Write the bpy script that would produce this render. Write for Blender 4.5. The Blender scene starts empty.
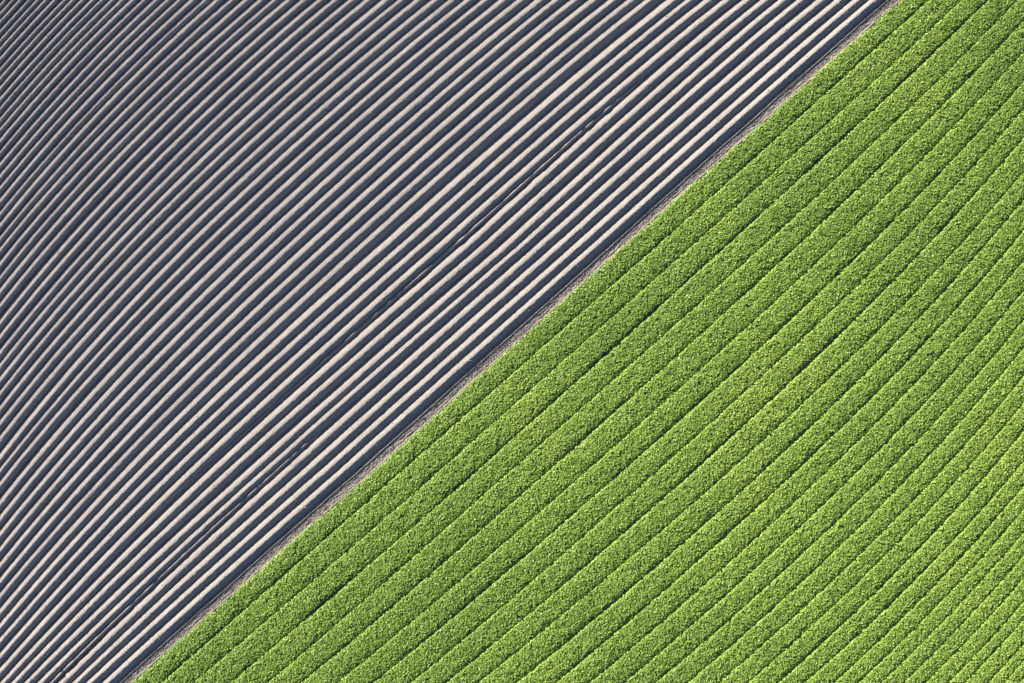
import bpy, math
import numpy as np

rng = np.random.default_rng(7)
C = bpy.context.scene.collection

# ------------------------------------------------------------------ survey
# Where ridges and crop gaps cross four survey lines of the aerial plan (plan units: 1/16 m).
RIDGE_X = {19.4: [848, 831.1, 813, 794.9, 774.2, 756.2, 738.1, 720, 700, 681.2, 661.9, 645.6, 622, 603.9, 585.8, 566.4, 547.6, 528.9, 513.2, 494, 476.5, 458.4, 441.5, 425.9, 409, 392.1, 374.8, 360.4, 342.2, 326, 309.8, 294.8, 279.1, 264.1, 249.9, 236.8, 222.4, 208, 194.2, 181.8, 169.9, 156.8, 145.5, 134.2, 121.9, 111.2, 100.6, 91.2, 80.6, 71.9, 61.9, 52.5, 44.4, 35, 26, 18.1, 10, 1.2], 239.4: [599.5, 582, 563.2, 544.5, 525.8, 510.6, 489.6, 471.5, 445.2, 426.5, 407.8, 389.6, 367.2, 349.1, 331, 313.5, 294.8, 277.9, 261, 244.2, 225.5, 209.2, 193, 178, 162.4, 148, 133, 120.6, 107.5, 95, 81.2, 68.8, 53.8, 41.9, 30, 18.8, 7.5, -2], 465.4: [346, 327.9, 309.8, 291, 268.5, 254.5, 233.6, 216.8, 195.5, 178, 161, 145.5, 130.5, 113.8, 99.4, 84.4, 70, 56.2, 42.5, 29.4, 13.8, 2.5, -7], 682.4: [104.4, 88.1, 73.8, 60.6, 38.8, 25.6, 12.5, 1.2]}
GAP_X = {19.4: [879, 907, 941, 968, 999], 239.4: [632, 664, 699, 733, 770, 804, 841, 875, 904, 933, 965, 990, 1016], 479: [365, 392.6, 430, 467.6, 501, 539, 577.6, 613.6, 648, 685, 721, 755, 787.6, 819, 850, 880, 907, 934, 958, 983, 1009], 682: [133, 162, 194, 231, 269, 302, 338, 374, 412, 446.5, 479, 518, 556.5, 591, 625, 656.5, 689, 719.6, 749, 779, 805.6, 835, 859, 882, 904.6, 926.5, 949.6, 965.6, 989, 1004.6]}
PW, PH = 1024, 683
UNIT = 1 / 16.0            # metres per plan unit
FPX = 720.0                # focal length in plan units -> camera height
H = FPX * UNIT
# the rows bend: fitted plan of the fields (radial polynomial around the field centre)
KA, KB, TH, SR, KR, SG, KG, CX, CY = (0.18106904, 1.39122386, 0.72597769, 12.67581759, -1.95386488,
                                      24.34227659, -0.69972905, 520.808576, 356.386059)
R0 = 0.64
_r = np.linspace(0, 1.6, 4001)
_g = _r * (1 + KA * _r**2 + KB * _r**4)
_slope = 1 + 3 * KA * R0**2 + 5 * KB * R0**4
_g0 = R0 * (1 + KA * R0**2 + KB * R0**4)
_g = np.where(_r > R0, _g0 + _slope * (_r - R0), _g)


def to_flat(x, y):
    dx, dy = (np.asarray(x, float) - CX) / 1000, (np.asarray(y, float) - CY) / 1000
    r = np.hypot(dx, dy) + 1e-9
    g = np.interp(r, _r, _g) / r * 1000
    X, Y = dx * g, dy * g
    return X * math.sin(TH) + Y * math.cos(TH), X * math.cos(TH) - Y * math.sin(TH)   # across, along


def to_plan(u, v):
    u, v = np.broadcast_arrays(np.asarray(u, float), np.asarray(v, float))
    X = (u * math.sin(TH) + v * math.cos(TH)) / 1000
    Y = (u * math.cos(TH) - v * math.sin(TH)) / 1000
    ru = np.hypot(X, Y) + 1e-9
    g = np.interp(ru, _g, _r) / ru * 1000
    return X * g + CX, Y * g + CY


def survey(table):
    out = {}
    for y, xs in table.items():
        for i, x in enumerate(xs):
            u, v = to_flat(x, y)
            out.setdefault(i, []).append((float(v), float(u), y))
    return out


def ridge_u(k):            # nominal across-coordinate of ridge k (1 = beside the track)
    return (KR - k) * SR


def gap_u(j):
    return (KG + j) * SG


ridge_pts = survey(RIDGE_X)
gap_pts = survey(GAP_X)


def offset_fn(pts, nominal):
    if not pts:
        return lambda v: np.zeros_like(v)
    p = sorted(pts)
    vs = np.array([a[0] for a in p]); us = np.array([a[1] - nominal for a in p])
    return lambda v: np.interp(v, vs, us)


def ridge_centre(k, v):    # bright flank as surveyed
    return ridge_u(k) + offset_fn(ridge_pts.get(k - 1), ridge_u(k))(v)


def gap_centre(j, v):
    return gap_u(j) + offset_fn(gap_pts.get(j), gap_u(j))(v)


def world(px, py, z=0.0):
    s = UNIT * (1 - np.asarray(z) / H)
    return (px - PW / 2) * s, (PH / 2 - py) * s


MARGIN = 110


def inside(px, py, m=MARGIN):
    return (px > -m) & (px < PW + m) & (py > -m) & (py < PH + m)


def smooth_noise(n, step, amp):
    m = int(n / step) + 4
    a = rng.normal(0, amp, m)
    t = np.arange(n) / step
    i = t.astype(int); f = t - i; f = f * f * (3 - 2 * f)
    return a[i] * (1 - f) + a[i + 1] * f


# ------------------------------------------------------------------ helpers
def mesh_obj(name, verts, faces, mat, parent=None, smooth=True):
    me = bpy.data.meshes.new(name)
    verts = np.ascontiguousarray(verts, dtype=np.float32)
    faces = np.ascontiguousarray(faces, dtype=np.int32)
    nf, fs = faces.shape
    me.vertices.add(len(verts)); me.vertices.foreach_set('co', verts.ravel())
    me.loops.add(nf * fs); me.loops.foreach_set('vertex_index', faces.ravel())
    me.polygons.add(nf)
    me.polygons.foreach_set('loop_start', np.arange(0, nf * fs, fs, dtype=np.int32))
    me.polygons.foreach_set('loop_total', np.full(nf, fs, dtype=np.int32))
    me.polygons.foreach_set('use_smooth', np.full(nf, smooth, dtype=bool))
    me.update(calc_edges=True)
    me.materials.append(mat)
    o = bpy.data.objects.new(name, me); C.objects.link(o)
    if parent is not None:
        o.parent = parent
    return o


def tag(o, label=None, cat=None, group=None, kind=None):
    for k, val in (('label', label), ('category', cat), ('group', group), ('kind', kind)):
        if val:
            o[k] = val
    return o


def grid_faces(n, m):
    i = np.arange(n - 1)[:, None] * m + np.arange(m - 1)[None, :]
    i = i.ravel()
    return np.stack([i, i + m, i + m + 1, i + 1], 1)


ONES = 'zero first second third fourth fifth sixth seventh eighth ninth tenth eleventh twelfth thirteenth fourteenth fifteenth sixteenth seventeenth eighteenth nineteenth'.split()
TENS = {2: 'twent', 3: 'thirt', 4: 'fort', 5: 'fift', 6: 'sixt', 7: 'sevent'}


def ordinal(n):
    if n < 20:
        return ONES[n]
    t, o = divmod(n, 10)
    return TENS[t] + ('ieth' if o == 0 else 'y-' + ONES[o])


# ------------------------------------------------------------------ materials
def new_mat(name):
    m = bpy.data.materials.new(name); m.use_nodes = True
    nt = m.node_tree; nt.nodes.clear()
    out = nt.nodes.new('ShaderNodeOutputMaterial')
    return m, nt, out


def nd(nt, t, **kw):
    n = nt.nodes.new(t)
    for k, v in kw.items():
        if k.startswith('_'):
            setattr(n, k[1:], v)
        else:
            n.inputs[k.replace('__', ' ')].default_value = v
    return n


def soil_mat(name, c0, c1, c2, bump=0.05, fine=14.0):
    m, nt, out = new_mat(name)
    L = nt.links.new
    tc = nd(nt, 'ShaderNodeTexCoord')
    n1 = nd(nt, 'ShaderNodeTexNoise', Scale=0.35, Detail=4.0, Roughness=0.6)
    n2 = nd(nt, 'ShaderNodeTexNoise', Scale=fine, Detail=5.0, Roughness=0.7)
    n3 = nd(nt, 'ShaderNodeTexNoise', Scale=2.3, Detail=3.0, Roughness=0.6)
    for n in (n1, n2, n3):
        L(tc.outputs['Object'], n.inputs['Vector'])
    r1 = nd(nt, 'ShaderNodeValToRGB')
    r1.color_ramp.elements[0].position = 0.32; r1.color_ramp.elements[0].color = (*c0, 1)
    r1.color_ramp.elements[1].position = 0.68; r1.color_ramp.elements[1].color = (*c1, 1)
    mixf = nd(nt, 'ShaderNodeMath', _operation='MULTIPLY_ADD'); mixf.inputs[1].default_value = 0.5
    hf = nd(nt, 'ShaderNodeMath', _operation='MULTIPLY'); hf.inputs[1].default_value = 0.5
    L(n3.outputs['Fac'], hf.inputs[0])
    L(n1.outputs['Fac'], mixf.inputs[0]); L(hf.outputs[0], mixf.inputs[2])
    L(mixf.outputs[0], r1.inputs['Fac'])
    r2 = nd(nt, 'ShaderNodeValToRGB')
    r2.color_ramp.elements[0].position = 0.50; r2.color_ramp.elements[0].color = (0, 0, 0, 1)
    r2.color_ramp.elements[1].position = 0.68; r2.color_ramp.elements[1].color = (1, 1, 1, 1)
    L(n2.outputs['Fac'], r2.inputs['Fac'])
    mx = nd(nt, 'ShaderNodeMix', _data_type='RGBA')
    L(r2.outputs['Color'], mx.inputs['Factor'])
    L(r1.outputs['Color'], mx.inputs['A']); mx.inputs['B'].default_value = (*c2, 1)
    bp = nd(nt, 'ShaderNodeBump', Strength=0.8, Distance=bump)
    L(n2.outputs['Fac'], bp.inputs['Height'])
    b = nd(nt, 'ShaderNodeBsdfDiffuse', Roughness=1.0)
    L(mx.outputs['Result'], b.inputs['Color']); L(bp.outputs['Normal'], b.inputs['Normal'])
    L(b.outputs[0], out.inputs['Surface'])
    return m


def leaf_mat():
    m, nt, out = new_mat('crop_leaf')
    L = nt.links.new
    at = nd(nt, 'ShaderNodeAttribute', _attribute_name='leaf_tone')
    tc = nd(nt, 'ShaderNodeTexCoord')
    n1 = nd(nt, 'ShaderNodeTexNoise', Scale=0.09, Detail=3.0)
    L(tc.outputs['Object'], n1.inputs['Vector'])
    add = nd(nt, 'ShaderNodeMath', _operation='MULTIPLY_ADD'); add.inputs[1].default_value = 0.65
    L(n1.outputs['Fac'], add.inputs[0]); 
    sub = nd(nt, 'ShaderNodeMath', _operation='SUBTRACT'); sub.inputs[1].default_value = 0.28
    L(at.outputs['Fac'], sub.inputs[0]); L(sub.outputs[0], add.inputs[2])
    r = nd(nt, 'ShaderNodeValToRGB')
    e = r.color_ramp.elements
    e[0].position = 0.0; e[0].color = (*LEAF[0], 1)
    e[1].position = 1.0; e[1].color = (*LEAF[3], 1)
    q = e.new(0.4); q.color = (*LEAF[1], 1)
    q = e.new(0.75); q.color = (*LEAF[2], 1)
    L(add.outputs[0], r.inputs['Fac'])
    p = nd(nt, 'ShaderNodeBsdfPrincipled', Roughness=0.5)
    p.inputs['Specular IOR Level'].default_value = 0.3
    t = nd(nt, 'ShaderNodeBsdfTranslucent')
    L(r.outputs['Color'], p.inputs['Base Color']); L(r.outputs['Color'], t.inputs['Color'])
    mx = nd(nt, 'ShaderNodeMixShader', Fac=0.5)
    L(p.outputs[0], mx.inputs[1]); L(t.outputs[0], mx.inputs[2])
    L(mx.outputs[0], out.inputs['Surface'])
    return m


LEAF = [(0.110, 0.190, 0.045), (0.188, 0.290, 0.054), (0.268, 0.362, 0.064), (0.33, 0.41, 0.09)]
RIDGE_SOIL = soil_mat('ridge_soil', (0.205, 0.176, 0.162), (0.265, 0.230, 0.211), (0.325, 0.283, 0.26), 0.06, 9.0)
TRACK_SOIL = soil_mat('track_soil', (0.19, 0.155, 0.132), (0.27, 0.225, 0.195), (0.34, 0.295, 0.255), 0.05, 8.0)
GROUND_SOIL = soil_mat('ground_soil', (0.20, 0.175, 0.155), (0.28, 0.25, 0.22), (0.31, 0.28, 0.25), 0.03, 9.0)
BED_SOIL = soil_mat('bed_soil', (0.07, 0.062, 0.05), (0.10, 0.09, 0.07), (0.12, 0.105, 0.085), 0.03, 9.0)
LEAF_M = leaf_mat()

# ------------------------------------------------------------------ ground sheet
gs = 2500.0
gv = np.array([(-gs, -gs, -0.125), (gs, -gs, -0.125), (gs, gs, -0.125), (-gs, gs, -0.125)])
tag(mesh_obj('ground', gv, np.array([[0, 1, 2, 3]]), GROUND_SOIL), kind='structure')

# ------------------------------------------------------------------ bare ridges
VS = np.arange(-900, 900, 1.6)          # along-row stations
RH = 0.30                               # crest height over the furrow, metres at full spacing
CREST_SHIFT = 0.25                      # crest sits this far (of a spacing) past the sunlit flank's middle
PROF = np.array([-0.70, -0.58, -0.5, -0.42, -0.34, -0.26, -0.18, -0.11, -0.05, 0.0, 0.05, 0.11, 0.18, 0.26, 0.34, 0.42, 0.5, 0.58, 0.70])


def profile(u, sharp):
    a = np.abs(u)
    c = np.clip(a, 0, 0.5)
    top = (1 - sharp) * np.cos(np.pi * c) + sharp * (1.06 - np.sqrt((2 * c) ** 2 + 0.0136 * 1.0))
    return np.where(a < 0.5, top, -2.4 * (a - 0.5))


def row_span(u, m=MARGIN):
    px, py = to_plan(u, VS)
    ok = np.where(inside(px, py, m))[0]
    return (ok[0], ok[-1] + 1) if len(ok) > 3 else None


def ridge_geometry(k):
    uc0 = ridge_centre(k, VS)
    sp = row_span(uc0)
    if sp is None:
        return None
    v = VS[sp[0]:sp[1]]; n = len(v)
    uc = uc0[sp[0]:sp[1]] + CREST_SHIFT * SR + smooth_noise(n, 24, 0.06) + smooth_noise(n, 5, 0.025)
    # local plan spacing (the rows draw together towards the far corner)
    ax, ay = to_plan(uc - SR / 2, v); bx, by = to_plan(uc + SR / 2, v)
    loc = np.hypot(ax - bx, ay - by) * UNIT           # metres
    sharp = rng.uniform(0.15, 0.75)
    hk = RH * (1 + rng.normal(0, 0.05))
    hh = hk * (loc / 0.78) ** 0.6 * (1 + smooth_noise(n, 28, 0.018) + smooth_noise(n, 3.0, 0.009))
    wk = 1 + smooth_noise(n, 24, 0.015)
    U = uc[:, None] + PROF[None, :] * SR * wk[:, None]
    z = hh[:, None] * profile(PROF, sharp)[None, :]
    z = z + rng.normal(0, 0.009, z.shape) * (np.abs(PROF) < 0.55)[None, :]
    px, py = to_plan(U, v[:, None])
    x, y = world(px, py, z)
    # loose clods lying on this ridge
    m = int(n * 0.9)
    ii = rng.integers(0, n, m); jj = rng.integers(3, len(PROF) - 3, m)
    CLODS.append(np.stack([x[ii, jj], y[ii, jj], z[ii, jj]], 1))
    return np.stack([x, y, z], -1).reshape(-1, 3), grid_faces(n, len(PROF))


CLODS = []
KMAX = 61
for k in range(1, KMAX + 1):
    g = ridge_geometry(k)
    if g is None:
        continue
    o = mesh_obj('soil_ridge', g[0], g[1][:, ::-1], RIDGE_SOIL)
    extra = ''
    if k == 1:
        lab = 'bare sandy soil ridge right beside the pale dirt track'
    elif k in (4, 5):
        lab = 'bare sandy soil ridge, %s from the dirt track, beside the lower wheel rut' % ordinal(k)
    elif k in (8, 9):
        lab = 'bare sandy soil ridge, %s from the dirt track, beside the long wheel rut' % ordinal(k)
    else:
        lab = 'bare sandy soil ridge, %s one counted from the dirt track' % ordinal(k)
    tag(o, lab, 'soil ridge', 'bare soil ridges')

# loose crumbs of soil over the ridges
cl = np.concatenate(CLODS)
cl[:, :2] += rng.normal(0, 0.03, (len(cl), 2))
sz = np.clip(rng.lognormal(math.log(0.018), 0.5, len(cl)), 0.008, 0.06)
octa = np.array([(1, 0, 0), (0, 1, 0), (-1, 0, 0), (0, -1, 0), (0, 0, 0.8), (0, 0, -0.8)])
CV = cl[:, None, :] + octa[None] * sz[:, None, None] * rng.uniform(0.6, 1.3, (len(cl), 6, 1))
ofc = np.array([(0, 1, 4), (1, 2, 4), (2, 3, 4), (3, 0, 4), (1, 0, 5), (2, 1, 5), (3, 2, 5), (0, 3, 5)])
CF = (np.arange(len(cl))[:, None, None] * 6 + ofc[None]).reshape(-1, 3)
tag(mesh_obj('soil_crumbs', CV.reshape(-1, 3), CF, RIDGE_SOIL, smooth=False),
    'loose crumbs of dry soil scattered over the bare ridges', 'soil crumbs', kind='stuff')

# soil lips left by tyres in two of the furrows
def berm(frac, k_lo, k_hi, y_from, y_to, label, broken):
    # between ridge k_lo and ridge k_hi (k_hi farther from the track)
    ulo = ridge_centre(k_lo, VS); uhi = ridge_centre(k_hi, VS)
    u = uhi + (ulo - uhi) * frac
    px, py = to_plan(u, VS)
    ok = np.where((py > y_from) & (py < y_to) & inside(px, py))[0]
    v = np.linspace(VS[ok[0]], VS[ok[-1]], len(ok))
    u = np.interp(v, VS, u); n = len(v)
    u = u + smooth_noise(n, 10, 0.10) + smooth_noise(n, 3, 0.06)
    prof = np.array([-2.8, -2.0, -1.4, -0.4, 0.3, 1.1, 2.0, 3.0])
    zb = np.array([-0.13, -0.04, 0.13, 0.205, 0.21, 0.16, 0.12, -0.13])
    amp = 1 + smooth_noise(n, 5, 0.12)
    cut = smooth_noise(n, 4, 1.0)
    low = -0.075 * np.clip(cut + broken, 0, 1) + smooth_noise(n, 3, 0.01)
    ends = np.clip(np.minimum(np.arange(n), n - 1 - np.arange(n)) / 25.0, 0, 1)
    pyc = to_plan(u, v)[1]
    sunk = 0.09 * np.clip((pyc - 300) / 90, 0, 1) if y_from < 300 else 0.0
    z = zb[None, :] * amp[:, None] + (low - sunk - 0.08 * (1 - ends))[:, None]
    U = u[:, None] + prof[None, :]
    px, py = to_plan(U, v[:, None])
    x, y = world(px, py, z)
    o = mesh_obj('soil_berm', np.stack([x, y, z], -1).reshape(-1, 3), grid_faces(n, len(prof))[:, ::-1], RIDGE_SOIL)
    tag(o, label, 'soil berm', 'tyre lips in the furrows')


berm(0.61, 8, 9, 78, 500, 'thin crumbling lip of soil along the long wheel rut between two ridges', -2.0)
berm(0.60, 4, 5, 430, 720, 'thin soil lip along the short wheel rut near the bottom edge', -1.1)

# ------------------------------------------------------------------ dirt track between the fields
def track():
    v = np.arange(-760, 760, 1.1)
    ue = gap_centre(0, v)                                    # crop edge
    ul = ridge_centre(1, v) + 12.6                           # lip beside the last furrow
    px, py = to_plan(ue, v)
    ok = np.where(inside(px, py))[0]
    v = v[ok[0]:ok[-1]]; ue = ue[ok[0]:ok[-1]]; ul = ul[ok[0]:ok[-1]]
    n = len(v)
    w = np.maximum(ue - ul, 8.0)
    ul = ue - w
    ul = ul + smooth_noise(n, 30, 0.2) + smooth_noise(n, 6, 0.12)
    t = np.concatenate([[-0.40, -0.20, -0.08, -0.03, 0.0, 0.03, 0.07], np.linspace(0.11, 0.98, 24), [1.05, 1.2, 1.4]])
    z0 = np.interp(t, [-0.40, -0.20, -0.08, 0.0, 0.04, 0.11, 0.2, 0.5, 0.8, 0.9, 1.0, 1.4],
                   [-0.14, -0.06, 0.0, 0.125, 0.115, 0.07, 0.06, 0.055, 0.06, 0.09, 0.08, 0.0])
    z = np.repeat(z0[None, :], n, 0)
    s = (v * UNIT)[:, None]
    tt = t[None, :]
    band = ((tt > 0.13) & (tt < 0.80))
    chev = np.sin((s + np.abs(tt - 0.46) * 0.5) * 2 * np.pi / 0.23)
    worn = np.clip(0.6 + smooth_noise(n, 18, 0.5), 0, 1)[:, None]
    z += band * 0.012 * np.clip(chev * 1.6, -1, 1) * worn
    z += band * np.stack([smooth_noise(n, rng.uniform(2, 9), 0.016) for _ in t], 1)
    z += band * rng.normal(0, 0.010, z.shape)
    z += rng.normal(0, 0.006, z.shape)
    U = ul[:, None] + tt * w[:, None]
    px, py = to_plan(U, v[:, None])
    x, y = world(px, py, z)
    tag(mesh_obj('dirt_track', np.stack([x, y, z], -1).reshape(-1, 3), grid_faces(n, len(t))[:, ::-1], TRACK_SOIL),
        kind='structure')


track()

# ------------------------------------------------------------------ crop beds
DENS = 430.0
JMAX = 33


def value_noise2(a, b, sa, sb, seed):
    r = np.random.default_rng(seed)
    T = r.random((256, 256))
    a = a / sa; b = b / sb
    i = np.floor(a).astype(int); j = np.floor(b).astype(int)
    f = a - i; g = b - j
    f = f * f * (3 - 2 * f); g = g * g * (3 - 2 * g)
    q = lambda m, n: T[m % 256, n % 256]
    return (q(i, j) * (1 - f) + q(i + 1, j) * f) * (1 - g) + (q(i, j + 1) * (1 - f) + q(i + 1, j + 1) * f) * g


def crop_bed(j, label):
    u0f = lambda v: gap_centre(j - 1, v); u1f = lambda v: gap_centre(j, v)
    um = (u0f(VS) + u1f(VS)) / 2
    sp = row_span(um)
    if sp is None:
        return
    # soil bed under the plants
    v = VS[sp[0]:sp[1]]; n = len(v)
    t = np.array([0.01, 0.07, 0.16, 0.3, 0.5, 0.7, 0.84, 0.93, 0.99])
    z0 = np.array([-0.14, -0.08, 0.02, 0.06, 0.07, 0.06, 0.02, -0.08, -0.14])
    a, b = u0f(v), u1f(v)
    z = z0[None, :] + rng.normal(0, 0.008, (n, len(t)))
    px, py = to_plan(a[:, None] + (b - a)[:, None] * t[None, :], v[:, None])
    x, y = world(px, py, z)
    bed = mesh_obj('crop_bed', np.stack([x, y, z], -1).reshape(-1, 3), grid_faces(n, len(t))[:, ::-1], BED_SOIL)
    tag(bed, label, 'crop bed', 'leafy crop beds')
    # leaves: sampled uniformly in plan area
    v0, v1 = v[0], v[-1]
    span = SG * (v1 - v0)
    tot = int(span * UNIT * UNIT * DENS)
    vv = rng.uniform(v0, v1, tot); tw = rng.uniform(-0.05 if j == 1 else 0.0, 1.0, tot)
    a, b = u0f(vv), u1f(vv)
    px, py = to_plan(a + (b - a) * tw, vv)
    qx, qy = to_plan(a + (b - a) * np.clip(tw + 0.02, 0, 1.1), vv)
    rx, ry = to_plan(a + (b - a) * tw, vv + 1.0)
    dens = np.hypot(qx - px, qy - py) / 0.02 / SG * np.hypot(rx - px, ry - py)     # plan shrink
    dens = np.minimum(dens, 1.0)
    keep = (rng.random(tot) < dens ** 0.8) & inside(px, py)
    # ragged edges: gap widths differ from gap to gap and along the row
    def edge(jj, seed):
        strong = GAPW.get(jj, 0.05)
        big = value_noise2(vv, np.zeros_like(vv) + jj * 7.3, 26.0, 1.0, 11 + jj)
        sml = value_noise2(vv, np.zeros_like(vv) + jj * 3.1, 7.0, 1.0, 91 + jj)
        return strong * (0.1 + 0.75 * big) + 0.02 * (sml - 0.45)
    e0 = edge(j - 1, 1) * (0.5 if j > 1 else 0.0)
    e1 = edge(j, 2)
    e0 = e0 if j > 1 else 0.06 * (value_noise2(vv, vv * 0, 9.0, 1.0, 77) + value_noise2(vv, vv * 0, 30.0, 1.0, 78) - 0.9)
    keep &= (tw > e0 + rng.normal(0, 0.012, tot)) & (tw < 1 - e1 + rng.normal(0, 0.015, tot))
    vv, tw, px, py, e0, e1 = (q[keep] for q in (vv, tw, px, py, e0, e1))
    dens = dens[keep]
    N = len(vv)
    w = (tw - e0) / np.maximum(1 - e0 - e1, 0.2) * 2 - 1            # -1..1 over the canopy
    w = np.clip(w, -1.0, 1.0)
    lump = value_noise2(px, py, 11.0, 11.0, 5) - 0.5
    lump2 = value_noise2(px, py, 4.5, 4.5, 6) - 0.5
    skew = 0.0
    top = 0.13 + 0.05 * (1 - np.abs(w) ** 4) - 0.035 * np.clip(w, 0, 1) ** 2 + 0.045 * lump + 0.05 * lump2
    depth = rng.random(N) ** 2.6 * 0.16
    z = np.maximum(top - depth, 0.05)
    # across-row direction in the world
    cx, cy = to_plan(a[keep] + (b - a)[keep] * tw + 1.0, vv)
    dx, dy = cx - px, -(cy - py)
    l = np.hypot(dx, dy) + 1e-9
    dx, dy = dx / l, dy / l
    tilt = 0.9 * np.sign(w) * np.abs(w) ** 5
    nx = dx * tilt + rng.normal(0, 0.36, N); ny = dy * tilt + rng.normal(0, 0.36, N); nz = np.ones(N)
    nrm = np.stack([nx, ny, nz], 1); nrm /= np.linalg.norm(nrm, axis=1)[:, None]
    ang = rng.uniform(0, 2 * np.pi, N)
    d = np.stack([np.cos(ang), np.sin(ang), np.zeros(N)], 1)
    d -= nrm * (d * nrm).sum(1)[:, None]; d /= np.linalg.norm(d, axis=1)[:, None]
    e = np.cross(nrm, d)
    ln = rng.uniform(0.045, 0.10, N) * (0.75 + 0.25 * dens); wd = ln * rng.uniform(0.5, 0.75, N)
    fold = rng.uniform(-0.1, 0.35, N) * ln; droop = rng.uniform(0.0, 0.35, N) * ln
    x, y = world(px, py, z)
    c = np.stack([x, y, z], 1)
    base = c - d * ln[:, None]
    tip = c + d * ln[:, None] - nrm * droop[:, None]
    mid = c - d * (0.1 * ln)[:, None]
    lft = mid + e * wd[:, None] + nrm * fold[:, None]
    rgt = mid - e * wd[:, None] + nrm * fold[:, None]
    V = np.stack([base, rgt, tip, lft], 1).reshape(-1, 3)
    i = np.arange(N) * 4
    F = np.stack([np.stack([i, i + 1, i + 2], 1), np.stack([i, i + 2, i + 3], 1)], 1).reshape(-1, 3)
    o = mesh_obj('foliage', V, F, LEAF_M, bed, smooth=False)
    tone = np.clip(rng.normal(0.5, 0.15, N), 0, 1)
    at = o.data.attributes.new('leaf_tone', 'FLOAT', 'FACE')
    at.data.foreach_set('value', np.repeat(tone, 2).astype(np.float32))


_gr = np.random.default_rng(3)
GAPW = {j: (0.095 if j % 2 else 0.03) * _gr.uniform(0.8, 1.2) for j in range(1, 12)}
GAPW.update({j: _gr.choice([0.03, 0.055, 0.09]) for j in range(12, JMAX + 2)})
GAPW[0] = 0.0
for j in range(1, JMAX + 1):
    if j == 1:
        lab = 'leafy green crop bed along the edge of the dirt track'
    else:
        lab = 'leafy green crop bed, %s one counted from the dirt track' % ordinal(j)
    crop_bed(j, lab)

# ------------------------------------------------------------------ light
SUN_EL = math.radians(20)
SUN_IMG = math.radians(137)             # direction towards the sun, anticlockwise from +X
sd = np.array([math.cos(SUN_EL) * math.cos(SUN_IMG), math.cos(SUN_EL) * math.sin(SUN_IMG), math.sin(SUN_EL)])
from mathutils import Vector
sun = bpy.data.lights.new('sun', 'SUN'); sun.energy = 5.0; sun.angle = math.radians(0.5); sun.color = (1.0, 0.965, 0.84)
so = bpy.data.objects.new('sun', sun); C.objects.link(so)
so.rotation_euler = Vector(-sd).to_track_quat('-Z', 'Y').to_euler()
w = bpy.data.worlds.new('World'); bpy.context.scene.world = w; w.use_nodes = True
nt = w.node_tree
sky = nt.nodes.new('ShaderNodeTexSky'); sky.sky_type = 'NISHITA'; sky.sun_disc = False
sky.ozone_density = 3.0; sky.dust_density = 0.3; sky.air_density = 0.9; sky.sun_elevation = SUN_EL; sky.sun_rotation = math.pi / 2 - SUN_IMG
bg = nt.nodes['Background']; bg.inputs['Strength'].default_value = 0.05
nt.links.new(sky.outputs[0], bg.inputs['Color'])

# ------------------------------------------------------------------ camera
cam = bpy.data.cameras.new('camera'); cam.sensor_width = 36; cam.lens = 36 * FPX / PW; cam.clip_end = 10000
co = bpy.data.objects.new('camera', cam); C.objects.link(co)
co.location = (0, 0, H); co.rotation_euler = (0, 0, 0)
sc = bpy.context.scene
sc.camera = co
sc.render.resolution_x, sc.render.resolution_y = PW, PH
sc.view_settings.view_transform = 'Standard'; sc.view_settings.look = 'None'
sc.view_settings.exposure = 2.25; sc.view_settings.gamma = 1
